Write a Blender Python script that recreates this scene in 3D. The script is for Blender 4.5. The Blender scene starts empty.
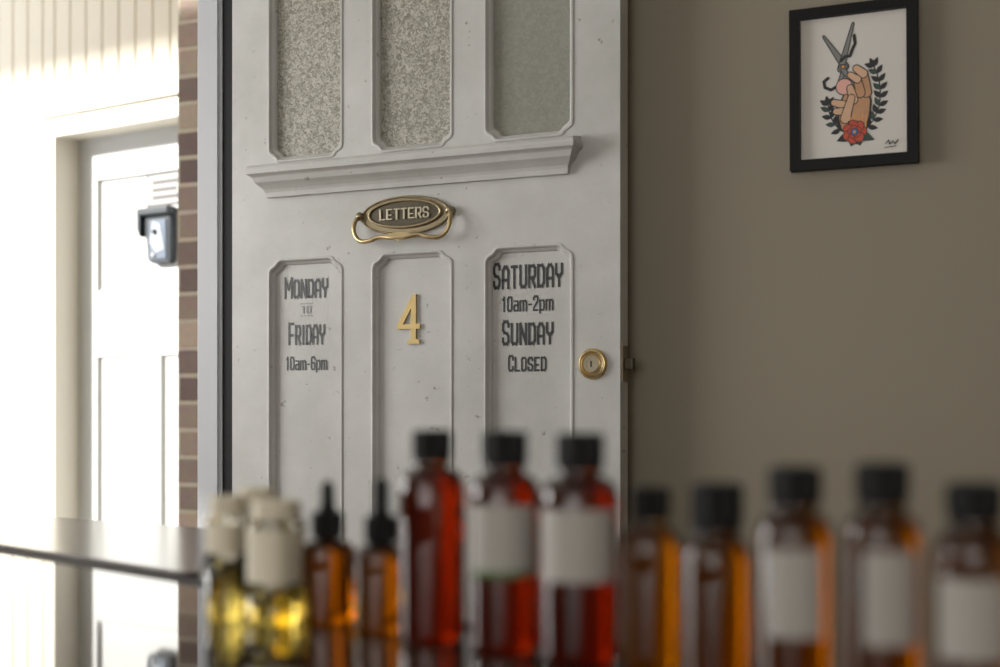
import bpy, bmesh, math, random
from mathutils import Vector, Matrix
from mathutils.geometry import tessellate_polygon
random.seed(4)
scene = bpy.context.scene
col = scene.collection
try:
    scene.view_settings.view_transform = 'Standard'
except Exception:
    pass

# ---------------------------------------------------------------- materials
def mat(name, color, rough=0.5, metal=0.0, trans=0.0, ior=1.5, noise=0.0, nscale=8.0, bump=0.0, bscale=40.0, coat=0.0, spec=None, absorb=None):
    m = bpy.data.materials.new(name); m.use_nodes = True
    nt = m.node_tree; b = nt.nodes['Principled BSDF']
    b.inputs['Base Color'].default_value = (*color, 1)
    b.inputs['Roughness'].default_value = rough
    b.inputs['Metallic'].default_value = metal
    b.inputs['Transmission Weight'].default_value = trans
    b.inputs['IOR'].default_value = ior
    b.inputs['Coat Weight'].default_value = coat
    if spec is not None: b.inputs['Specular IOR Level'].default_value = spec
    tc = nt.nodes.new('ShaderNodeTexCoord')
    if noise > 0:
        n = nt.nodes.new('ShaderNodeTexNoise'); n.inputs['Scale'].default_value = nscale; n.inputs['Detail'].default_value = 5
        nt.links.new(tc.outputs['Object'], n.inputs['Vector'])
        mx = nt.nodes.new('ShaderNodeMix'); mx.data_type = 'RGBA'
        mx.inputs[6].default_value = (*[c*(1-noise) for c in color], 1)
        mx.inputs[7].default_value = (*[min(1, c*(1+noise)) for c in color], 1)
        nt.links.new(n.outputs['Fac'], mx.inputs[0]); nt.links.new(mx.outputs[2], b.inputs['Base Color'])
    if bump > 0:
        n2 = nt.nodes.new('ShaderNodeTexNoise'); n2.inputs['Scale'].default_value = bscale; n2.inputs['Detail'].default_value = 3
        nt.links.new(tc.outputs['Object'], n2.inputs['Vector'])
        bp = nt.nodes.new('ShaderNodeBump'); bp.inputs['Strength'].default_value = bump; bp.inputs['Distance'].default_value = 0.004
        nt.links.new(n2.outputs['Fac'], bp.inputs['Height']); nt.links.new(bp.outputs['Normal'], b.inputs['Normal'])
    if absorb is not None:
        va = nt.nodes.new('ShaderNodeVolumeAbsorption'); va.inputs['Color'].default_value = (*absorb[0], 1); va.inputs['Density'].default_value = absorb[1]
        nt.links.new(va.outputs[0], nt.nodes['Material Output'].inputs['Volume'])
    return m

M_taupe = mat('taupe_wall_paint', (0.247, 0.216, 0.163), 0.75, noise=0.06, nscale=1.5, bump=0.08, bscale=120)
M_white = mat('ceiling_white', (0.7, 0.69, 0.66), 0.8, noise=0.02)
M_door = mat('grey_door_paint', (0.50, 0.50, 0.485), 0.42, bump=0.18, bscale=30)
# worn paint: soft grime plus small chips
nt = M_door.node_tree; b = nt.nodes['Principled BSDF']; tc = nt.nodes.new('ShaderNodeTexCoord')
g1 = nt.nodes.new('ShaderNodeTexNoise'); g1.inputs['Scale'].default_value = 3.5; g1.inputs['Detail'].default_value = 8; g1.inputs['Roughness'].default_value = .65
nt.links.new(tc.outputs['Object'], g1.inputs['Vector'])
r1 = nt.nodes.new('ShaderNodeValToRGB'); r1.color_ramp.elements[0].position = .3; r1.color_ramp.elements[1].position = .65
r1.color_ramp.elements[0].color = (.40, .40, .38, 1); r1.color_ramp.elements[1].color = (.52, .52, .505, 1)
nt.links.new(g1.outputs['Fac'], r1.inputs[0])
g2 = nt.nodes.new('ShaderNodeTexNoise'); g2.inputs['Scale'].default_value = 42; g2.inputs['Detail'].default_value = 5; g2.inputs['Roughness'].default_value = .65
nt.links.new(tc.outputs['Object'], g2.inputs['Vector'])
r2 = nt.nodes.new('ShaderNodeValToRGB'); r2.color_ramp.elements[0].position = .65; r2.color_ramp.elements[1].position = .70
nt.links.new(g2.outputs['Fac'], r2.inputs[0])
mxx = nt.nodes.new('ShaderNodeMix'); mxx.data_type = 'RGBA'; mxx.inputs[7].default_value = (.25, .23, .20, 1)
nt.links.new(r2.outputs[0], mxx.inputs[0]); nt.links.new(r1.outputs[0], mxx.inputs[6]); nt.links.new(mxx.outputs[2], b.inputs['Base Color'])

M_jamb = mat('jamb_paint', (0.44, 0.455, 0.48), 0.45, noise=0.04)
M_black = mat('flat_black', (0.012, 0.012, 0.014), 0.6, noise=0.1, spec=.2)
M_text = mat('charcoal_vinyl', (0.020, 0.020, 0.023), 0.5, noise=0.1)
M_textg = mat('grey_vinyl', (0.06, 0.06, 0.065), 0.5, noise=0.1)
M_textl = mat('pale_vinyl', (0.24, 0.24, 0.25), 0.5, noise=0.1)
M_print = mat('notice_ink', (0.05, 0.05, 0.055), 0.6, noise=0.1)
M_brass = mat('polished_brass', (0.62, 0.46, 0.22), 0.28, metal=1.0, noise=0.15, nscale=30)
M_hbrass = mat('handle_brass', (0.47, 0.37, 0.21), 0.34, metal=1.0, noise=0.3, nscale=30)
M_pbrass = mat('pale_brass', (0.74, 0.67, 0.52), 0.3, metal=1.0, noise=0.1, nscale=30)
M_abrass = mat('aged_brass', (0.32, 0.265, 0.17), 0.36, metal=1.0, noise=0.3, nscale=40)
M_dbrass = mat('dark_bronze', (0.09, 0.078, 0.056), 0.4, metal=0.8, noise=0.3, nscale=40)
M_pblack = mat('picture_frame_black', (0.008, 0.008, 0.009), 0.5, noise=0.1, spec=.15)
M_paper = mat('art_paper', (0.62, 0.59, 0.55), 0.6, noise=0.02)
M_label = mat('bottle_label', (0.36, 0.34, 0.31), 0.6, noise=0.03, nscale=60)
M_clabel = mat('jar_label', (0.64, 0.58, 0.45), 0.6, noise=0.03, nscale=60)
M_green = mat('label_green', (0.07, 0.13, 0.04), 0.6, noise=0.1)
M_cap = mat('cap_black_plastic', (0.006, 0.006, 0.007), 0.35, noise=0.1, spec=.15)
M_rubber = mat('dropper_rubber', (0.008, 0.008, 0.009), 0.5, noise=0.1, spec=.15)
M_amber = mat('amber_glass', (0.97, 0.83, 0.58), 0.03, trans=1.0, ior=1.48, noise=0.02, absorb=((.895, .80, .20), 290))
M_red = mat('red_amber_glass', (0.95, 0.72, 0.6), 0.03, trans=1.0, ior=1.48, noise=0.02, absorb=((.885, .70, .52), 290))
M_clear = mat('clear_glass', (0.95, 0.91, 0.80), 0.03, trans=1.0, ior=1.38, noise=0.01)
M_oil = mat('yellow_oil', (0.92, 0.72, 0.16), 0.03, trans=1.0, ior=1.42, noise=0.01)
M_counter = mat('black_glass_counter', (0.030, 0.020, 0.014), 0.035, ior=1.65, noise=0.2, nscale=3)
M_cwood = mat('counter_dark_wood', (0.05, 0.03, 0.02), 0.4, noise=0.3, nscale=6)
M_table = mat('satin_table_top', (0.075, 0.055, 0.047), 0.19, ior=1.65, noise=0.1, nscale=5)
M_tableg = mat('table_edge', (0.012, 0.012, 0.013), 0.4, noise=0.1, spec=.2)
M_clad = mat('cream_cladding', (0.76, 0.72, 0.63), 0.6, noise=0.03)
M_trimc = mat('cream_trim', (0.68, 0.65, 0.58), 0.5, noise=0.03)
M_odoor = mat('outer_door_grey', (0.50, 0.52, 0.53), 0.5, noise=0.05)
M_odoorp = mat('outer_door_panel', (0.50, 0.52, 0.53), 0.5, noise=0.03)
M_dev = mat('intercom_casing', (0.030, 0.038, 0.047), 0.4, noise=0.1, spec=.3)
M_dev2 = mat('intercom_face', (0.08, 0.105, 0.15), 0.35, noise=0.2, nscale=30)
M_dev3 = mat('intercom_screen', (0.28, 0.32, 0.38), 0.35, noise=0.1, nscale=30)
M_concrete = mat('porch_concrete', (0.42, 0.40, 0.37), 0.8, noise=0.1, nscale=5)
M_chrome = mat('steel', (0.55, 0.55, 0.55), 0.25, metal=1.0, noise=0.05)

# floor boards
M_floor = mat('floor_timber', (0.16, 0.09, 0.05), 0.4)
nt = M_floor.node_tree; b = nt.nodes['Principled BSDF']
tc = nt.nodes.new('ShaderNodeTexCoord'); sp = nt.nodes.new('ShaderNodeSeparateXYZ'); cb = nt.nodes.new('ShaderNodeCombineXYZ')
nt.links.new(tc.outputs['Object'], sp.inputs[0]); nt.links.new(sp.outputs['X'], cb.inputs['X']); nt.links.new(sp.outputs['Z'], cb.inputs['Y'])
br = nt.nodes.new('ShaderNodeTexBrick')
br.inputs['Scale'].default_value = 1; br.inputs['Brick Width'].default_value = 1.6; br.inputs['Row Height'].default_value = 0.12
br.inputs['Mortar Size'].default_value = 0.002
br.inputs['Color1'].default_value = (0.17, 0.095, 0.05, 1); br.inputs['Color2'].default_value = (0.11, 0.06, 0.035, 1); br.inputs['Mortar'].default_value = (0.03, 0.02, 0.01, 1)
nt.links.new(cb.outputs[0], br.inputs['Vector']); nt.links.new(br.outputs['Color'], b.inputs['Base Color'])
# bricks
M_brick = mat('mixed_brick', (0.3, 0.2, 0.2), 0.85)
nt = M_brick.node_tree; b = nt.nodes['Principled BSDF']
tc = nt.nodes.new('ShaderNodeTexCoord'); sp = nt.nodes.new('ShaderNodeSeparateXYZ'); cb = nt.nodes.new('ShaderNodeCombineXYZ')
ad = nt.nodes.new('ShaderNodeMath'); ad.operation = 'ADD'
nt.links.new(tc.outputs['Object'], sp.inputs[0])
nt.links.new(sp.outputs['X'], ad.inputs[0]); nt.links.new(sp.outputs['Z'], ad.inputs[1])
nt.links.new(ad.outputs[0], cb.inputs['X']); nt.links.new(sp.outputs['Y'], cb.inputs['Y'])
br = nt.nodes.new('ShaderNodeTexBrick'); br.inputs['Scale'].default_value = 1
br.inputs['Brick Width'].default_value = 0.24; br.inputs['Row Height'].default_value = 0.086; br.inputs['Mortar Size'].default_value = 0.008
br.inputs['Mortar Smooth'].default_value = 0.2
br.inputs['Color1'].default_value = (0.24, 0.18, 0.18, 1); br.inputs['Color2'].default_value = (0.70, 0.56, 0.47, 1); br.inputs['Mortar'].default_value = (0.72, 0.65, 0.55, 1)
nt.links.new(cb.outputs[0], br.inputs['Vector'])
nz = nt.nodes.new('ShaderNodeTexNoise'); nz.inputs['Scale'].default_value = 40; nt.links.new(tc.outputs['Object'], nz.inputs['Vector'])
mx = nt.nodes.new('ShaderNodeMix'); mx.data_type = 'RGBA'; mx.blend_type = 'MULTIPLY'; mx.inputs[0].default_value = 0.3
nt.links.new(br.outputs['Color'], mx.inputs[6]); nt.links.new(nz.outputs['Color'], mx.inputs[7])
nt.links.new(mx.outputs[2], b.inputs['Base Color'])
bp = nt.nodes.new('ShaderNodeBump'); bp.invert = True; bp.inputs['Distance'].default_value = 0.005
nt.links.new(br.outputs['Fac'], bp.inputs['Height']); nt.links.new(bp.outputs['Normal'], b.inputs['Normal'])

def obscure(name, c1, c2, scale, bump):
    m = mat(name, c1, 0.28, trans=0.25, ior=1.45)
    nt = m.node_tree; b = nt.nodes['Principled BSDF']
    tc = nt.nodes.new('ShaderNodeTexCoord')
    v = nt.nodes.new('ShaderNodeTexNoise'); v.inputs['Scale'].default_value = scale; v.inputs['Detail'].default_value = 3; v.inputs['Distortion'].default_value = 1.2
    nt.links.new(tc.outputs['Object'], v.inputs['Vector'])
    r = nt.nodes.new('ShaderNodeValToRGB'); r.color_ramp.elements[0].position = 0.4; r.color_ramp.elements[1].position = 0.62
    r.color_ramp.elements[0].color = (*c2, 1); r.color_ramp.elements[1].color = (*c1, 1)
    nt.links.new(v.outputs['Fac'], r.inputs[0]); nt.links.new(r.outputs[0], b.inputs['Base Color'])
    bp = nt.nodes.new('ShaderNodeBump'); bp.inputs['Strength'].default_value = bump; bp.inputs['Distance'].default_value = 0.003
    nt.links.new(v.outputs['Fac'], bp.inputs['Height']); nt.links.new(bp.outputs['Normal'], b.inputs['Normal'])
    return m
M_glassA = obscure('pebbled_glass', (0.58, 0.555, 0.49), (0.25, 0.235, 0.185), 130, 0.9)
M_glassB = obscure('frosted_glass', (0.36, 0.36, 0.31), (0.30, 0.30, 0.26), 90, 0.25)

# ---------------------------------------------------------------- helpers
def frame(ox, oy, dx, dy, oz=0.0):
    l = math.hypot(dx, dy); dx /= l; dy /= l
    # local X along, local Y up, local Z out (towards the room)
    return Matrix(((dx, 0, dy, ox), (dy, 0, -dx, oy), (0, 1, 0, oz), (0, 0, 0, 1)))

def link(name, me, mats, fr=None, parent=None, smooth=False):
    o = bpy.data.objects.new(name, me); col.objects.link(o)
    if not isinstance(mats, (list, tuple)): mats = [mats]
    for m in mats: me.materials.append(m)
    if parent is not None:
        o.parent = parent
        if fr is not None: o.matrix_local = fr
    elif fr is not None: o.matrix_world = fr
    if smooth:
        for p in me.polygons: p.use_smooth = True
    return o

def empty(name, fr, parent=None):
    e = bpy.data.objects.new(name, None); col.objects.link(e); e.empty_display_size = 0.05
    if parent is not None:
        e.parent = parent; e.matrix_local = fr
    else: e.matrix_world = fr
    return e

def mesh(verts, faces, recalc=True):
    me = bpy.data.meshes.new('m'); me.from_pydata([tuple(v) for v in verts], [], faces); me.update()
    if recalc:
        bm = bmesh.new(); bm.from_mesh(me); bmesh.ops.recalc_face_normals(bm, faces=bm.faces); bm.to_mesh(me); bm.free()
    return me

def box(name, x0, x1, y0, y1, z0, z1, m, fr=None, parent=None, bevel=0.0):
    bm = bmesh.new(); bmesh.ops.create_cube(bm, size=1)
    for v in bm.verts:
        v.co = Vector((x0+(v.co.x+.5)*(x1-x0), y0+(v.co.y+.5)*(y1-y0), z0+(v.co.z+.5)*(z1-z0)))
    if bevel > 0:
        bmesh.ops.bevel(bm, geom=bm.edges[:], offset=bevel, segments=3, affect='EDGES', profile=0.6)
    me = bpy.data.meshes.new('m'); bm.to_mesh(me); bm.free()
    return link(name, me, m, fr, parent)

def boxes_mesh(lst):
    V = []; F = []
    for (x0, x1, y0, y1, z0, z1) in lst:
        i = len(V)
        V += [(x0,y0,z0),(x1,y0,z0),(x1,y1,z0),(x0,y1,z0),(x0,y0,z1),(x1,y0,z1),(x1,y1,z1),(x0,y1,z1)]
        F += [(i,i+3,i+2,i+1),(i+4,i+5,i+6,i+7),(i,i+1,i+5,i+4),(i+1,i+2,i+6,i+5),(i+2,i+3,i+7,i+6),(i+3,i,i+4,i+7)]
    return mesh(V, F, False)

def lathe(prof, seg=56, ripple=None, square=0.0):
    V = []; F = []
    for k, (r, z) in enumerate(prof):
        for i in range(seg):
            a = 2*math.pi*i/seg
            rr = r
            if ripple and ripple[0] <= k <= ripple[1]: rr = r + (0.0005 if i % 2 else -0.0003)
            if square > 0:
                s = (abs(math.cos(a+.6))**4+abs(math.sin(a+.6))**4)**-.25
                rr *= (1-square)+square*s
            V.append((rr*math.cos(a), rr*math.sin(a), z))
    n = len(prof)
    for k in range(n-1):
        for i in range(seg):
            j = (i+1) % seg
            F.append((k*seg+i, k*seg+j, (k+1)*seg+j, (k+1)*seg+i))
    F.append(tuple(reversed(range(seg)))); F.append(tuple(range((n-1)*seg, n*seg)))
    return mesh(V, F)

def slab_poly(name, pts, z0, z1, m, fr=None, parent=None, bevel=0.0):
    n = len(pts)
    V = [(p[0], p[1], z0) for p in pts] + [(p[0], p[1], z1) for p in pts]
    F = [tuple(reversed(range(n))), tuple(range(n, 2*n))] + [(i, (i+1) % n, n+(i+1) % n, n+i) for i in range(n)]
    me = mesh(V, F)
    if bevel > 0:
        bm = bmesh.new(); bm.from_mesh(me); bmesh.ops.bevel(bm, geom=[e for e in bm.edges], offset=bevel, segments=2, affect='EDGES'); bm.to_mesh(me); bm.free()
    return link(name, me, m, fr, parent)

def tube(name, pts, r, m, parent, fr=None, cyclic=False, smoothspline=True):
    cu = bpy.data.curves.new(name, 'CURVE'); cu.dimensions = '3D'; cu.bevel_depth = r; cu.bevel_resolution = 4; cu.use_fill_caps = True
    s = cu.splines.new('BEZIER' if smoothspline else 'POLY')
    if smoothspline:
        s.bezier_points.add(len(pts)-1)
        for p, q in zip(s.bezier_points, pts):
            p.co = q; p.handle_left_type = p.handle_right_type = 'AUTO'
    else:
        s.points.add(len(pts)-1)
        for p, q in zip(s.points, pts): p.co = (*q, 1)
    s.use_cyclic_u = cyclic
    o = bpy.data.objects.new('tmp', cu); col.objects.link(o)
    dg = bpy.context.evaluated_depsgraph_get(); me = bpy.data.meshes.new_from_object(o.evaluated_get(dg))
    bpy.data.objects.remove(o)
    return link(name, me, m, fr, parent, smooth=True)

# stroke alphabet (condensed lettering)
G = {
 'M': [[(0,0),(0,1),(.5,.45),(1,1),(1,0)]],
 'O': [[(.2,0),(0,.15),(0,.85),(.2,1),(.8,1),(1,.85),(1,.15),(.8,0),(.2,0)]],
 'N': [[(0,0),(0,1),(1,0),(1,1)]],
 'D': [[(0,0),(0,1),(.75,1),(1,.82),(1,.18),(.75,0),(0,0)]],
 'A': [[(0,0),(0,.8),(.3,1),(.7,1),(1,.8),(1,0)],[(0,.36),(1,.36)]],
 'Y': [[(0,1),(0,.6),(.25,.48),(.75,.48),(1,.6),(1,1)],[(.5,.48),(.5,0)]],
 'T': [[(0,1),(1,1)],[(.5,1),(.5,0)]],
 'F': [[(1,1),(0,1),(0,0)],[(0,.42),(.8,.42)]],
 'R': [[(0,0),(0,1),(.8,1),(1,.88),(1,.55),(.8,.42),(0,.42)],[(.45,.42),(1,0)]],
 'I': [[(.5,0),(.5,1)]],
 'S': [[(1,.8),(1,.88),(.8,1),(.2,1),(0,.86),(0,.64),(.2,.52),(.8,.44),(1,.32),(1,.14),(.8,0),(.2,0),(0,.12),(0,.22)]],
 'U': [[(0,1),(0,.15),(.2,0),(.8,0),(1,.15),(1,1)]],
 'C': [[(1,.75),(1,.87),(.8,1),(.2,1),(0,.85),(0,.15),(.2,0),(.8,0),(1,.13),(1,.25)]],
 'L': [[(0,1),(0,0),(1,0)]],
 'E': [[(1,1),(0,1),(0,0),(1,0)],[(0,.42),(.8,.42)]],
 'P': [[(0,0),(0,1),(.8,1),(1,.88),(1,.5),(.8,.38),(0,.38)]],
 'p': [[(0,-.2),(0,.7),(.8,.7),(1,.58),(1,.14),(.8,0),(0,0)]],
 'm': [[(0,0),(0,.7),(.85,.7),(1,.58),(1,0)],[(.5,.7),(.5,0)]],
 'a': [[(.1,.7),(.8,.7),(1,.58),(1,0),(.2,0),(0,.1),(0,.3),(.2,.4),(1,.4)]],
 '0': [[(.2,0),(0,.15),(0,.85),(.2,1),(.8,1),(1,.85),(1,.15),(.8,0),(.2,0)]],
 '1': [[(.1,.82),(.5,1),(.5,0)]],
 '2': [[(0,.78),(0,.88),(.2,1),(.8,1),(1,.87),(1,.66),(0,.15),(0,0),(1,0)]],
 '6': [[(1,.8),(1,.88),(.8,1),(.2,1),(0,.85),(0,.15),(.2,0),(.8,0),(1,.15),(1,.4),(.8,.52),(0,.52)]],
 '-': [[(.1,.42),(.9,.42)]],
}
def lettering(name, text, cx, cy, width, h, m, parent, z=0.0012, big_first=False, thick=0.19, solid=0.0):
    V = []; F = []; x = 0; segs = []
    for i, ch in enumerate(text):
        hh = 1.0 if (not big_first or i == 0) else 0.86
        gw = {'M': .66, 'm': .72, '1': .3, 'I': .16, '-': .3}.get(ch, .46)
        for pl in G[ch]:
            for a, c in zip(pl[:-1], pl[1:]):
                segs.append((x+a[0]*gw, a[1]*hh, x+c[0]*gw, c[1]*hh))
        x += gw + thick + .09
    total = x - .09
    sx = width/total; sy = h
    off = thick/2
    for k, (ax, ay, bx, by) in enumerate(segs):
        A = Vector((ax, ay)); B = Vector((bx, by)); d = (B-A).normalized(); n = Vector((-d.y, d.x))
        tk = off*(.72 + .28*abs(d.y))
        A = A - d*off*.8; B = B + d*off*.8
        i = len(V); zz = z + 0.00002*(k % 5)
        P = [A+n*tk, A-n*tk, B-n*tk, B+n*tk]
        for p in P: V.append((cx-width/2+(p.x+off)*sx, cy-h/2+p.y*sy, zz))
        F.append((i, i+1, i+2, i+3))
        if solid > 0:
            for p in P: V.append((cx-width/2+(p.x+off)*sx, cy-h/2+p.y*sy, zz-solid))
            for e in range(4):
                f = (e+1) % 4; F.append((i+e, i+f, i+4+f, i+4+e))
    me = mesh(V, F, False)
    return link(name, me, m, None, parent)

# panelled sheet: front with shaped openings and moulded reveals
def shoulder_outline(x0, x1, y0, y1, top=True, bottom=False, k=1.0):
    prof = [(0,-.030),(.001,-.024),(.004,-.019),(.010,-.015),(.016,-.012),(.021,-.007),(.025,-.002),(.031,0)]
    prof = [(a*k, c*k) for a, c in prof]
    pts = []
    if bottom:
        pts += [(x0+a, y0-c) for a, c in prof]
        pts += [(x1-a, y0-c) for a, c in reversed(prof)]
    else:
        pts += [(x0, y0), (x1, y0)]
    if top:
        pts += [(x1-a, y1+c) for a, c in prof]
        pts += [(x0+a, y1+c) for a, c in reversed(prof)]
    else:
        pts += [(x1, y1), (x0, y1)]
    return pts
def inset(pts, d):
    xs = [p[0] for p in pts]; ys = [p[1] for p in pts]
    cx = (min(xs)+max(xs))/2; cy = (min(ys)+max(ys))/2; w = max(xs)-min(xs); h = max(ys)-min(ys)
    return [(cx+(p[0]-cx)*(w-2*d)/w, cy+(p[1]-cy)*(h-2*d)/h) for p in pts]
RINGS = [(0.0, 0.0), (0.0012, 0.0025), (0.004, 0.003), (0.006, 0.001), (0.008, -0.005), (0.012, -0.009), (0.014, -0.014)]
def panelled(name, W, H, y0, holes, thick, m, parent, rings=RINGS, panel_m=None):
    V = []; F = []; MI = []
    def add_tess(loops, z, flip=False):
        flat = [p for l in loops for p in l]
        tris = tessellate_polygon([[Vector((p[0], p[1], 0)) for p in l] for l in loops])
        base = len(V); V.extend([(p[0], p[1], z) for p in flat])
        for t in tris:
            F.append((base+t[0], base+t[1], base+t[2])); MI.append(0)
    outer = [(0, y0), (W, y0), (W, H), (0, H)]
    add_tess([outer]+[h[0] for h in holes], 0.0)
    add_tess([outer]+[inset(h[0], rings[-1][0]) for h in holes if h[1]], -thick)
    for i in range(4):
        a = outer[i]; c = outer[(i+1) % 4]; k = len(V)
        V += [(a[0], a[1], 0), (c[0], c[1], 0), (c[0], c[1], -thick), (a[0], a[1], -thick)]; F.append((k, k+1, k+2, k+3)); MI.append(0)
    for pts, is_open in holes:
        rr = list(rings)
        if is_open: rr.append((rings[-1][0], -thick))
        n = len(pts); prev = None
        for d, z in rr:
            q = inset(pts, d); base = len(V); V.extend([(p[0], p[1], z) for p in q])
            if prev is not None:
                for i in range(n):
                    j = (i+1) % n; F.append((prev+i, prev+j, base+j, base+i)); MI.append(0)
            prev = base
        if not is_open:
            q = inset(pts, rings[-1][0])
            tris = tessellate_polygon([[Vector((p[0], p[1], 0)) for p in q]])
            for t in tris: F.append((prev+t[0], prev+t[1], prev+t[2])); MI.append(1 if panel_m else 0)
    me = bpy.data.meshes.new('m'); me.from_pydata(V, [], F); me.update()
    o = link(name, me, [m, panel_m] if panel_m else [m], None, parent)
    for p, i in zip(me.polygons, MI): p.material_index = i
    bm = bmesh.new(); bm.from_mesh(me); bmesh.ops.remove_doubles(bm, verts=bm.verts, dist=1e-5); bmesh.ops.recalc_face_normals(bm, faces=bm.faces); bm.to_mesh(me); bm.free()
    return o

# ---------------------------------------------------------------- room shell
WF = frame(-.602, 3.12, .9103, -.4139)           # front wall frame: x along, y up, z into room
HC = 2.7
me = boxes_mesh([(-.03, 3.2, 0, HC, -.2, 0), (-2.2, -1.0, 0, HC, -.2, 0), (-1.0, -.03, 2.09, HC, -.2, 0)])
link('wall_front', me, M_taupe, WF)
box('wall_right', 3.2, 3.35, 0, HC, -.2, 5.0, M_taupe, WF)
me = boxes_mesh([(-2.35, -2.2, 0, .8, -.2, 5), (-2.35, -2.2, 2.2, HC, -.2, 5), (-2.35, -2.2, .8, 2.2, -.2, .7), (-2.35, -2.2, .8, 2.2, 2.5, 5)])
link('wall_left', me, M_taupe, WF)
me = boxes_mesh([(-2.35, 3.35, 0, .7, 5, 5.15), (-2.35, 3.35, 2.3, HC, 5, 5.15), (-2.35, .3, .7, 2.3, 5, 5.15), (2.7, 3.35, .7, 2.3, 5, 5.15)])
link('wall_back', me, M_taupe, WF)
def window(name, fr, w, h):
    e = empty(name, fr)
    link('sash', boxes_mesh([(0,w,0,.06,-.04,.04),(0,w,h-.06,h,-.04,.04),(0,.06,.06,h-.06,-.04,.04),(w-.06,w,.06,h-.06,-.04,.04),(w/2-.02,w/2+.02,.06,h-.06,-.03,.03)]), M_trimc, None, e)
    return e
window('window_1', WF @ Matrix.Translation((-2.275, .8, .7)) @ Matrix.Rotation(-math.pi/2, 4, 'Y'), 1.8, 1.4)
window('fill_window', WF @ Matrix.Translation((.3, .7, 5.07)), 2.4, 1.6)  # unseen back opening, added to go with the fill lamp
box('floor', -2.35, 3.35, -.1, 0, -.2, 5.15, M_floor, WF)
box('ceiling', -2.35, 3.35, HC, HC+.1, -.2, 5.15, M_white, WF)
box('baseboard_front', 0.02, 3.2, 0, .14, 0, .016, M_jamb, WF, bevel=.003)
box('baseboard_right', 3.184, 3.2, 0, .14, .02, 5, M_jamb, WF)

# door jamb (moulded post) + black strip painting in the shadow of the hinge gap
e = empty('trim_1', WF)
me = boxes_mesh([(-.084, -.018, 0, 2.09, -.2, .014), (-.076, -.026, 0, 2.09, .014, .020), (-1.0, -.92, 0, 2.09, -.2, .02), (-1.0, -.03, 2.06, 2.15, -.2, .02)])
link('jamb', me, M_jamb, None, e)
box('gap_shadow_strip', -.018, .012, 0, 2.09, 0.0, .010, M_black, None, e)

# ---------------------------------------------------------------- entry door
DF = frame(-.588, 3.05, .817, -.4)
door = empty('door_1', DF)
PX = [(.095, .287), (.356, .549), (.619, .814)]
holes = [(shoulder_outline(a, c, .30, 1.252, True, False), False) for a, c in PX]
holes += [(shoulder_outline(a, c, 1.459, 1.93, True, True, .9), True) for a, c in PX]
panelled('leaf', .91, 2.05, .008, holes, .04, M_door, door)
for i, (a, c) in enumerate(PX):
    box('glass_pane_%d' % (i+1), a+.010, c-.010, 1.47, 1.92, -.024, -.018, M_glassB if i == 2 else M_glassA, None, door)
# weather ledge with returned ends
prof = [(0.0,1.384,.030),(.010,1.384,.027),(.012,1.394,.026),(.015,1.400,.024),(.022,1.407,.018),(.031,1.414,.012),(.035,1.424,.008),(.038,1.427,.006),(.046,1.431,.0),(.047,1.438,-.001),(.046,1.444,.0),(.040,1.450,.003),(0,1.456,.003)]
V = []; F = []
for zo, y, ins in prof:
    V += [(.070+ins, y, 0), (.070+ins, y, zo), (.832-ins, y, zo), (.832-ins, y, 0)]
n = len(prof)
for k in range(n-1):
    for i in range(3):
        F.append((k*4+i, k*4+i+1, (k+1)*4+i+1, (k+1)*4+i))
F.append((3, 2, 1, 0)); F.append(((n-1)*4, (n-1)*4+1, (n-1)*4+2, (n-1)*4+3))
link('weather_ledge', mesh(V, F), M_door, None, door)
# lettering
T = .0012
lettering('text_monday', 'MONDAY', .185, 1.189, .112, .041, M_textg, door, T, True)
lettering('text_to', 'TO', .185, 1.141, .026, .014, M_textl, door, T)
for dy in (.013, -.013):
    box('text_rule', .169, .201, 1.141+dy-.0008, 1.141+dy+.0008, -.014, -.0132, M_textl, None, door)
lettering('text_friday', 'FRIDAY', .186, 1.090, .094, .043, M_textg, door, T, True)
lettering('text_hours', '10am-6pm', .186, 1.026, .106, .026, M_textg, door, T, thick=.18)
lettering('text_saturday', 'SATURDAY', .709, 1.194, .153, .047, M_text, door, T, True)
lettering('text_hours_sat', '10am-2pm', .709, 1.137, .112, .027, M_text, door, T, thick=.18)
lettering('text_sunday', 'SUNDAY', .709, 1.080, .113, .044, M_text, door, T, True)
lettering('text_closed', 'CLOSED', .708, 1.019, .084, .029, M_text, door, T, True)
for o in bpy.data.objects:
    if o.name.startswith('text_') and not o.name.startswith('text_rule'):
        o.location.z = -.0142
# letter plate
lp = .440; lz = 1.326
def ellipse(a, c, n=64, sy=0): return [(a*math.cos(2*math.pi*i/n), c*math.sin(2*math.pi*i/n)) for i in range(n)]
def at(x, y, z=0): return Matrix.Translation((x, y, z))
slab_poly('letter_plate', [(x*(1+.06*math.exp(-(y/.012)**2)), y) for x, y in ellipse(.104, .040)], 0, .006, M_abrass, at(lp, lz), door, bevel=.0015)
slab_poly('letter_flap', ellipse(.080, .0235), .006, .0075, M_dbrass, at(lp, lz+.003), door)
tube('plate_rim', [(x, y, .008) for x, y in ellipse(.084, .0275, 32)], .0032, M_abrass, door, at(lp, lz+.003), True)
tube('plate_outer_rim', [(x, y, .006) for x, y in ellipse(.102, .038, 32)], .0022, M_abrass, door, at(lp, lz), True)
lettering('plate_text', 'LETTERS', lp, lz+.003, .118, .020, M_pbrass, door, .0105, thick=.17, solid=.003)
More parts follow.
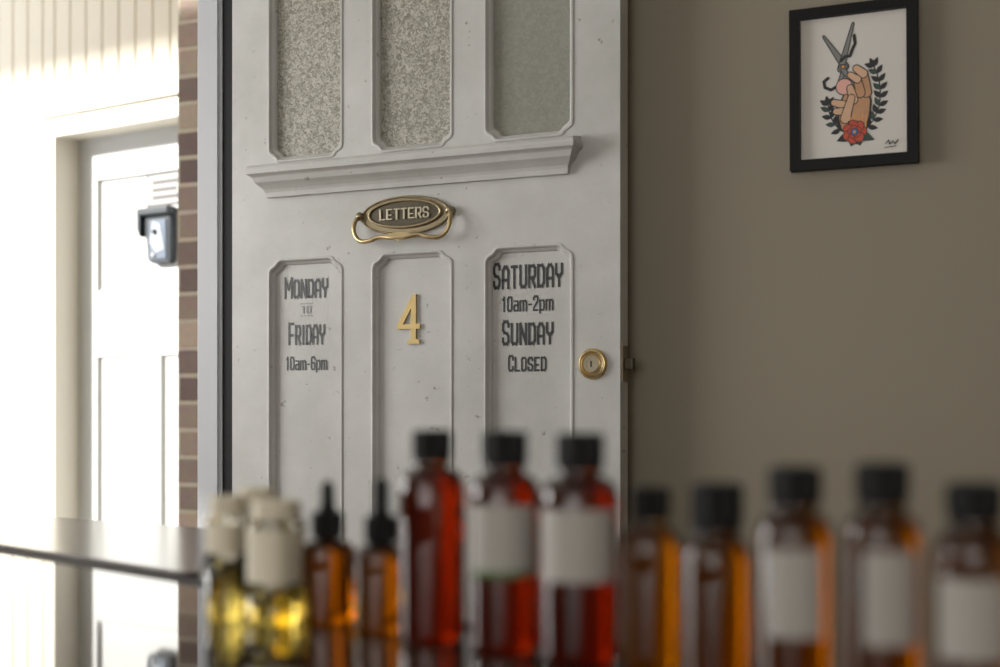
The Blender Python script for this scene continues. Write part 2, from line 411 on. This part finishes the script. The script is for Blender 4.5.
tube('pull_handle', [(-.107,.004,.010),(-.113,-.014,.020),(-.109,-.036,.024),(-.095,-.050,.026),(-.070,-.051,.028),(-.045,-.045,.028),(-.018,-.048,.03),(.018,-.048,.03),(.045,-.045,.028),(.070,-.051,.028),(.095,-.050,.026),(.109,-.036,.024),(.113,-.014,.020),(.107,.004,.010)], .0046, M_hbrass, door, at(lp, lz))
slab_poly('handle_grip', [(-.036,-.043),(-.018,-.052),(0,-.056),(.018,-.052),(.036,-.043),(.018,-.039),(0,-.037),(-.018,-.039)], .026, .034, M_hbrass, at(lp, lz), door, bevel=.002)
for sx in (-1, 1):
    me = lathe([(.009, 0), (.009, .012), (.006, .017), (.001, .019)], 24); link('handle_boss', me, M_abrass, at(lp+sx*.106, lz+.003), door, True)
# numeral four
n4 = [(-.027,-.020),(.006,-.020),(.006,-.040),(-.002,-.044),(-.002,-.051),(.026,-.051),(.026,-.044),(.018,-.040),(.018,-.020),(.027,-.020),(.027,-.010),(.018,-.010),(.018,.051),(.010,.051),(-.027,-.012)]
hole4 = [(-.013,-.010),(.006,-.010),(.006,.022)]
loops = [n4, hole4]; flat = n4+hole4
tr = tessellate_polygon([[Vector((p[0], p[1], 0)) for p in l] for l in loops])
N = len(flat)
V = [(p[0], p[1], .006) for p in flat]+[(p[0], p[1], 0) for p in flat]
F = [tuple(t) for t in tr]
for st, L in ((0, len(n4)), (len(n4), 3)):
    for i in range(L):
        a = st+i; c = st+(i+1) % L; F.append((a, c, c+N, a+N))
link('numeral_four', mesh(V, F), mat('numeral_brass', (.55,.41,.19), .38, metal=1.0, noise=.15, nscale=50), at(.440, 1.113, -.014), door)
# cylinder lock
LK = at(.854, 1.0147)
link('lock_rose', lathe([(.030,0),(.030,.003),(.027,.007),(.022,.008),(.0205,.006),(.0200,.006)], 48), M_brass, LK, door)
link('lock_barrel', lathe([(.0165,.004),(.0165,.0095),(.0155,.0105),(.0105,.0105),(.0100,.0095),(.001,.0095)], 40), M_pbrass, LK, door)
box('keyhole', -.0014, .0014, -.006, .006, .0090, .0099, M_black, LK, door)
tube('lock_ring', [(.024*math.cos(t*math.pi/12), .024*math.sin(t*math.pi/12), .0085) for t in range(24)], .0013, M_abrass, door, LK, True)
box('latch_plate', .91, .9125, .98, 1.05, -.034, -.008, M_abrass, None, door)
box('latch_bolt', .9125, .930, 1.004, 1.026, -.028, -.014, M_dbrass, None, door, bevel=.002)
for hz in (.35, 1.1, 1.8):
    link('hinge', lathe([(.005,0),(.005,.1)], 16), M_jamb, at(-.003, hz, -.034) @ Matrix.Rotation(-math.pi/2, 4, 'X'), door, True)

# ---------------------------------------------------------------- framed artwork
AF = WF @ at(1.3765, 1.519, .002) @ Matrix.Rotation(math.radians(.3), 4, 'Z')
art = empty('framed_picture', AF)
hw, hh, bw = .1148, .149, .019
me = boxes_mesh([(-hw,hw,hh-bw,hh,0,.022),(-hw,hw,-hh,-hh+bw,0,.022),(-hw,-hw+bw,-hh+bw,hh-bw,0,.022),(hw-bw,hw,-hh+bw,hh-bw,0,.022)])
link('frame', me, M_pblack, None, art)
box('backing_paper', -hw+.005, hw-.005, -hh+.005, hh-.005, .004, .010, M_paper, None, art)
U = .00184
INK = mat('art_ink', (.015,.018,.02), .6, noise=.1); SKIN = mat('art_skin', (.46,.25,.13), .6, noise=.25, nscale=60); SKIN2 = mat('art_skin_light', (.60,.38,.24), .6, noise=.15, nscale=60)
PINK = mat('art_pink', (.70,.38,.32), .6, noise=.05); STEEL = mat('art_steel', (.20,.20,.19), .6, noise=.1); REDR = mat('art_red', (.50,.07,.035), .6, noise=.2, nscale=80)
BLUE = mat('art_blue', (.06,.13,.28), .6, noise=.1); LEAF = mat('art_leaf', (.035,.06,.05), .6, noise=.2); ORG = mat('art_orange', (.70,.30,.08), .6, noise=.1)
lay = [0]
acc = {}
def flatpoly(pts, m):
    lay[0] += 1
    z = .0102 + lay[0]*.00001
    V, F = acc.setdefault(m.name, ([], []))
    base = len(V); V.extend([(x*U, y*U, z) for x, y in pts])
    for t in tessellate_polygon([[Vector((p[0], p[1], 0)) for p in pts]]): F.append((base+t[0], base+t[1], base+t[2]))
def capsule(p, q, r0, r1, m, outline=0.0):
    if outline: capsule(p, q, r0+outline, r1+outline, INK)
    p = Vector(p); q = Vector(q); a = math.atan2(q.y-p.y, q.x-p.x); pts = []
    for i in range(9): t = a+math.pi/2+math.pi*i/8; pts.append((p.x+r0*math.cos(t), p.y+r0*math.sin(t)))
    for i in range(9): t = a-math.pi/2+math.pi*i/8; pts.append((q.x+r1*math.cos(t), q.y+r1*math.sin(t)))
    flatpoly(pts, m)
def stroke(pl, r, m):
    for a, c in zip(pl[:-1], pl[1:]): capsule(a, c, r, r, m)
def disc(c, r, m, n=20): flatpoly([(c[0]+r*math.cos(6.2832*i/n), c[1]+r*math.sin(6.2832*i/n)) for i in range(n)], m)
def leaf(base, ang, L, w, m):
    ca, sa = math.cos(ang), math.sin(ang); pts = []
    for i in range(9): t = i/8; pts.append((t*L, w*math.sin(math.pi*t**.8)))
    for i in range(7, 0, -1): t = i/8; pts.append((t*L, -w*math.sin(math.pi*t**.8)))
    flatpoly([(base[0]+x*ca-y*sa, base[1]+x*sa+y*ca) for x, y in pts], m)
def branch(pl):
    stroke(pl, .7, INK)
    for k in range(1, len(pl)):
        a = Vector(pl[k-1]); c = Vector(pl[k]); d = c-a; an = math.atan2(d.y, d.x)
        leaf(c, an+.8, 10, 2.6, INK if k % 2 else LEAF); leaf(c, an-.8, 10, 2.6, INK)
    leaf(pl[-1], an, 10, 2.6, INK)
branch([(8,-46),(14,-42),(19,-36),(22.5,-29),(25,-22),(26,-14),(26,-6),(25,2),(23,10),(20,17)])
branch([(-6,-47),(-13,-43),(-18,-37),(-22,-30),(-24,-23),(-25,-17)])
# scissors
capsule((-8,20), (-29,52), 3.2, .6, STEEL, 1.0)
capsule((-12,18), (0,62), 3.0, .6, STEEL, 1.0)
capsule((-8,20), (-14,2), 1.8, 1.8, STEEL, .9)
capsule((-12,20), (2,0), 1.8, 1.8, STEEL, .9)
disc((-10,20), 2.6, INK); disc((-10,20), 1.6, ORG)
stroke([(-14,2),(-22,-2),(-28,1),(-29,7),(-25,10)], 1.5, INK)
stroke([(-12,26),(-8,30),(-3,30),(-1,36),(2,42),(1,50)], 1.5, INK)
# hand in the print: wrist, palm, four fingers, thumb
flatpoly([(-13,-44),(13,-44),(17,-30),(18,-16),(14,-3),(2,2),(-9,-6),(-15,-18),(-16,-32)], INK)
flatpoly([(-11,-43),(11,-43),(15,-30),(16,-16),(13,-5),(2,0),(-8,-7),(-13,-18),(-14,-32)], SKIN)
capsule((-10,-18),(-19,-15),3.6,2.8,SKIN2,1.0)
capsule((-8,-25),(-17,-24),3.6,2.8,SKIN2,1.0)
disc((-9,0), 8.6, INK); disc((-9,0), 7.6, PINK)
capsule((13,-8),(10,11),4.4,3.8,SKIN,1.0); capsule((10,11),(3,17),3.8,3.0,SKIN2,1.0)
capsule((7,-8),(4,6),4.2,3.4,SKIN,1.0); capsule((4,6),(-3,11),3.4,2.6,SKIN2,1.0)
capsule((0,-14),(-3,-2),4,3,SKIN2,1.0)
capsule((-8,-32),(-2,-12),4.4,3.2,SKIN2,1.0)
for k in range(5): stroke([(-4+4*k,-42),(-3+4*k,-30+2*(k % 2))], .45, ORG)
# rose
for a in (200, 335, 250, 290): leaf((2,-47), math.radians(a), 20 if a in (200,335) else 14, 4.8, INK if a == 200 else LEAF)
for k in range(7):
    t = 6.2832*k/7; c = (1+7*math.cos(t), -46+7*math.sin(t)); disc(c, 5.4, INK); disc(c, 4.6, REDR)
for k in range(5):
    t = .5+6.2832*k/5; c = (1+3.4*math.cos(t), -46+3.4*math.sin(t)); disc(c, 3.6, INK); disc(c, 3.0, REDR)
disc((1,-46), 4, INK); disc((1,-46), 3.3, BLUE); disc((1,-46), 1.3, ORG)
stroke([(31,-60),(34,-57),(35,-61),(38,-58),(40,-61),(43,-57)], .5, INK)
stroke([(30,-64),(41,-63)], .4, INK)
for nm, (V, F) in acc.items():
    link('print_'+nm, mesh(V, F, False), bpy.data.materials[nm], None, art)

# ---------------------------------------------------------------- exterior porch
OF = frame(-1.136, 4.9, .829, -.559)
def cladding(x0, x1, y0, y1, step=.090, g=.014):
    V = []; F = []; x = x0; xs = []
    while x < x1-1e-6:
        xe = min(x+step, x1); xs += [(x, -g), (x+g*.45, 0), (xe-g*.45, 0)]; x = xe
    xs.append((x1, -g))
    for (a, z) in xs: V += [(a, y0, z), (a, y1, z)]
    for i in range(len(xs)-1): F.append((2*i, 2*i+2, 2*i+3, 2*i+1))
    return V, F
V = []; F = []
for args in ((-2.9, -.67, -.15, 3.2), (-.67, 1.2, 1.97, 3.2), (.33, 1.2, -.15, 1.97)):
    v, f = cladding(*args); k = len(V); V += v; F += [tuple(i+k for i in q) for q in f]
link('wall_outside', mesh(V, F, False), M_clad, OF)
box('wall_outside_core', -2.9, 1.2, -.15, 3.2, -.30, -.20, M_clad, OF)
e = empty('trim_2', OF)
link('architrave', boxes_mesh([(-.705,-.643,-.12,2.03,-.14,.022),(.29,.40,-.12,2.03,-.14,.022),(-.643,.29,1.955,2.03,-.14,.022),(-.72,.42,2.03,2.055,-.01,.038)]), M_trimc, None, e)
od = empty('door_2', OF @ at(-.646, 0, -.090))
oh = [((lambda a, c, y0, y1: [(a, y0), (c, y0), (c, y1), (a, y1)])(*q), False) for q in ((.107,.745,1.365,1.80),(.107,.365,.16,1.13),(.455,.745,.16,1.13))]
panelled('leaf', .93, 1.965, -.11, oh, .04, M_odoor, od, panel_m=M_odoorp)
# intercom and paper notice fixed on the outer door
ic = empty('intercom', at(.450, 1.557, -.0138), od)
slab_poly('casing', [(-.080,.102),(-.076,.03),(-.055,-.005),(-.048,-.085),(-.02,-.100),(.070,-.100),(.078,-.085),(.078,.102)], 0, .03, M_dev, None, ic, bevel=.005)
box('hood', -.082, .080, .078, .106, .0, .05, M_dev, None, ic, bevel=.006)
slab_poly('side_cheek', [(-.082,.10),(-.082,.03),(-.066,.0),(-.066,.10)], .02, .048, M_dev, None, ic)
slab_poly('face_plate', [(-.030,.060),(.060,.060),(.062,-.085),(-.030,-.085)], .0, .036, M_dev2, None, ic, bevel=.003)
slab_poly('screen', [(-.005,.055),(.030,.040),(.052,-.050),(.010,-.060),(-.022,-.02)], .034, .039, M_dev3, None, ic)
link('camera_lens', lathe([(.010,0),(.010,.006),(.008,.009),(.001,.010)], 32), M_black, at(.006, .015, .038), ic, True)
link('call_button', lathe([(.009,0),(.009,.004),(.001,.005)], 24), M_chrome, at(-.004, -.070, .036), ic, True)
sg = empty('notice', at(.462, 1.733, -.0138), od)
box('sheet', -.080, .105, -.058, .058, 0, .003, mat('notice_paper', (.30,.30,.30), .6, noise=.02), None, sg)
for k in range(3):
    box('print_line', -.060, .09-.02*(k % 2), .018-k*.028, .034-k*.028, .003, .0036, M_print, None, sg)
link('notice_border', boxes_mesh([(-.086,.107,.053,.061,.0,.004),(-.086,.107,-.061,-.053,.0,.004),(-.088,-.080,-.061,.061,.0,.004)]), M_print, None, sg)
# unseen slab, added to keep the sun off the upper cladding
box('sun_blocker', -7.0, 1.2, 3.2, 3.3, -.2, 1.68, M_trimc, OF)
# brick pier
BF = frame(-1.020, 4.40, .9103, -.4139)
box('brick_pier', 0, .45, -.12, 3.2, -.36, 0, M_brick, BF)
box('porch_ground', -5.5, 2.0, -.22, -.12, -3.5, -.2, M_concrete, WF)

# ---------------------------------------------------------------- counter and side table
CZ = .745
CF = Matrix(((.7071, .7071, 0, 0), (-.7071, .7071, 0, 0), (0, 0, 1, 0), (0, 0, 0, 1)))
FE = 1.163/math.sqrt(2)
ct = empty('shop_counter', CF)
box('glass_top', -2.25, .55, FE-.62, FE-.024, CZ-.03, CZ, M_counter, None, ct, bevel=.002)
box('edge_trim', -2.25, .55, FE-.0238, FE+.004, CZ-.034, CZ+.001, M_black, None, ct, bevel=.002)
box('carcass', -2.22, .52, FE-.58, FE-.04, .08, CZ-.03, M_cwood, None, ct)
box('plinth', -2.2, .5, FE-.53, FE-.09, 0, .08, M_black, None, ct)
for k in range(5):
    box('front_panel', -2.19+k*.545, -1.69+k*.545, FE-.04, FE-.028, .12, CZ-.07, M_cwood, None, ct, bevel=.004)

tb = empty('side_table', Matrix.Identity(4))
def rounded(pts, r, seg=6):
    out = []; n = len(pts)
    for i in range(n):
        p = Vector(pts[i]); a = Vector(pts[i-1]); c = Vector(pts[(i+1) % n])
        d1 = (a-p).normalized(); d2 = (c-p).normalized(); s = p+d1*r; t = p+d2*r
        for k in range(seg+1):
            u = k/seg; out.append(tuple((1-u)**2*s+2*u*(1-u)*p+u*u*t))
    return out
TP = rounded([(-.340, 1.568), (-.445, 2.165), (-1.15, 2.67), (-1.15, 2.378)], .05)
slab_poly('top', TP, CZ-.027, CZ-.003, M_table, None, tb, bevel=.002)
for x, y in ((-.43, 1.74), (-.50, 2.09), (-1.09, 2.55), (-1.09, 2.42)):
    box('leg', x-.018, x+.018, y-.018, y+.018, 0, CZ-.027, M_tableg, None, tb, bevel=.003)

# ---------------------------------------------------------------- bottles
def bottle(name, x, y, h, r, cap_h, cap_r, glass, label=None, label_z=None, stripe=False, seg=64, lab_ang=(-2.5, -0.3), sh=.022):
    e = empty(name, Matrix.Translation((x, y, CZ)))
    nr = cap_r*.84; zb = h-cap_h-sh
    p = [(r*.80, .0), (r*.92, .0006), (r-.0008, .003), (r, .006), (r, zb)]
    for i in range(1, 9):
        t = i/8*math.pi/2; p.append((nr+(r-nr)*math.cos(t), zb+(sh-.004)*math.sin(t)))
    p += [(nr, zb+sh-.001), (nr, h-cap_h+.004)]
    link('glass_body', lathe(p, seg), glass, None, e, True)
    z0 = h-cap_h+.0005
    c = lathe([(cap_r-.0006, z0), (cap_r, z0+.001), (cap_r, z0+.004), (cap_r*.97, z0+.005), (cap_r*.985, z0+.006), (cap_r*.985, h-.0025), (cap_r*.93, h-.0004), (cap_r*.80, h), (cap_r*.78, h-.0008)], 72, ripple=(4, 5))
    link('screw_cap', c, M_cap, None, e)
    if label:
        a0, a1 = lab_ang; z1, z2 = label_z; V = []; F = []; N = 32
        for i in range(N+1):
            a = a0+(a1-a0)*i/N
            for rr in (r+.0006, r+.0003):
                for z in (z1, z2): V.append((rr*math.cos(a), rr*math.sin(a), z))
        for i in range(N):
            k = i*4; F.append((k, k+4, k+5, k+1)); F.append((k+2, k+3, k+7, k+6))
        link('label', mesh(V, F, False), label, None, e, True)
        if stripe:
            V = []; F = []
            for i in range(N+1):
                a = a0+(a1-a0)*i/N
                for z in (z1, z1+.005): V.append(((r+.0009)*math.cos(a), (r+.0009)*math.sin(a), z))
            for i in range(N): F.append((i*2, i*2+2, i*2+3, i*2+1))
            link('label_stripe', mesh(V, F, False), M_green, None, e, True)
    return e
bottle('red_amber_bottle', -.0542, 1.108, .1675, .0270, .026, .0156, M_red)
bottle('red_amber_bottle', .0038, 1.062, .1674, .0270, .028, .0170, M_red, M_label, (.058, .112), True, lab_ang=(-2.75, -.62))
bottle('red_amber_bottle', .0588, 1.020, .1667, .0292, .028, .0175, M_red, M_label, (.060, .112), False, lab_ang=(-2.85, -.68))
bottle('amber_bottle', .108, .992, .1285, .0215, .024, .0132, M_amber)
bottle('amber_bottle', .1476, .945, .134, .0232, .033, .0175, M_amber)
bottle('amber_bottle', .190, .895, .1475, .0242, .026, .0168, M_amber, M_label, (.040, .096), lab_ang=(-2.5, -1.0))
bottle('amber_bottle', .238, .865, .151, .0238, .027, .0162, M_amber, M_label, (.040, .098), lab_ang=(-2.3, -.85))
bottle('amber_bottle', .286, .837, .140, .0240, .024, .0165, M_amber, M_label, (.036, .084), lab_ang=(-2.9, -1.1))

def dropper(x, y, h, r):
    e = empty('dropper_bottle', Matrix.Translation((x, y, CZ)))
    zb = .058; nr = .0095
    p = [(r*.8, 0), (r*.93, .0006), (r-.0006, .003), (r, .006), (r, zb)]
    for i in range(1, 9):
        t = i/8*math.pi/2; p.append((nr+(r-nr)*math.cos(t), zb+.014*math.sin(t)))
    p.append((nr, .078))
    link('glass_body', lathe(p), M_amber, None, e, True)
    link('collar', lathe([(.0128, .0735), (.0132, .0745), (.0132, .094), (.0115, .0955), (.006, .0957)], 60, ripple=(1, 2)), M_cap, None, e)
    link('rubber_bulb', lathe([(.0068, .0955), (.0072, .100), (.0055, .1025), (.0060, .107), (.0060, h-.006), (.0048, h-.002), (.0025, h), (.0005, h)], 32), M_rubber, None, e, True)
dropper(-.149, 1.200, .122, .0242)
dropper(-.099, 1.155, .127, .0234)

def vial(x, y, h, r, fill):
    e = empty('oil_jar', Matrix.Translation((x, y, CZ)))
    sq = .8
    p = [(r*.8, 0), (r*.93, .0006), (r-.0006, .003), (r, .006), (r, fill)]
    link('oil_fill', lathe(p, square=sq), M_oil, None, e, True)
    p = [(r, fill+.0004), (r, h-.022), (r*.95, h-.018), (r*.85, h-.016), (r*.85, h-.013)]
    link('glass_body', lathe(p, square=sq), M_clear, None, e, True)
    link('lid', lathe([(r*.95, h-.0165), (r*.97, h-.015), (r*.97, h-.002), (r*.92, h), (r*.6, h)], 60), M_clabel, None, e)
    V = []; F = []; N = 32; a0, a1 = -3.1, -.1
    for i in range(N+1):
        a = a0+(a1-a0)*i/N; s = (abs(math.cos(a+.6))**4+abs(math.sin(a+.6))**4)**-.25; rr = r*((1-sq)+sq*s)+.0005
        for z in (fill+.006, h-.024): V.append((rr*math.cos(a), rr*math.sin(a), z))
    for i in range(N): F.append((2*i, 2*i+2, 2*i+3, 2*i+1))
    link('label', mesh(V, F, False), M_clabel, None, e)
vial(-.240, 1.220, .108, .0155, .052)
vial(-.192, 1.192, .106, .0215, .030)
vial(-.222, 1.270, .112, .0175, .045)

# ---------------------------------------------------------------- lighting
w = bpy.data.worlds.new('sky'); scene.world = w; w.use_nodes = True
bg = w.node_tree.nodes['Background']; bg.inputs[0].default_value = (0.97, 0.98, 1.0, 1); bg.inputs[1].default_value = 2.0
sun = bpy.data.lights.new('sun', 'SUN'); sun.energy = 15.0; sun.angle = math.radians(5); sun.color = (1, .95, .86)
so = bpy.data.objects.new('sun', sun); col.objects.link(so); so.rotation_euler = Vector((.85, .30, -.45)).to_track_quat('-Z', 'Y').to_euler()
def area(name, s, n, z, target, sx, sy, power, color):
    l = bpy.data.lights.new(name, 'AREA'); l.shape = 'RECTANGLE'; l.size = sx; l.size_y = sy; l.energy = power; l.color = color
    o = bpy.data.objects.new(name, l); col.objects.link(o)
    p = WF @ Vector((s, z, n)); t = WF @ Vector((target[0], target[2], target[1]))
    o.location = p; o.rotation_euler = (t-p).to_track_quat('-Z', 'Y').to_euler()
area('window_light_left', -2.12, 1.6, 1.5, (0, 1.6, 1.5), 1.7, 1.3, 76, (1.0, .99, .96))
area('fill_light_back', 1.5, 4.92, 1.5, (1.5, 0, 1.5), 2.3, 1.5, 24, (1.0, .95, .87))  # soft fill added behind the camera, source not seen

# ---------------------------------------------------------------- camera
cd = bpy.data.cameras.new('cam'); co = bpy.data.objects.new('camera', cd); col.objects.link(co)
cd.lens = 50; cd.sensor_width = 36; cd.shift_y = .0745; cd.clip_start = .02
co.location = (0, 0, .93); co.rotation_euler = (math.pi/2, 0, 0)
cd.dof.use_dof = True; cd.dof.focus_distance = 2.85; cd.dof.aperture_fstop = 2.5
scene.camera = co
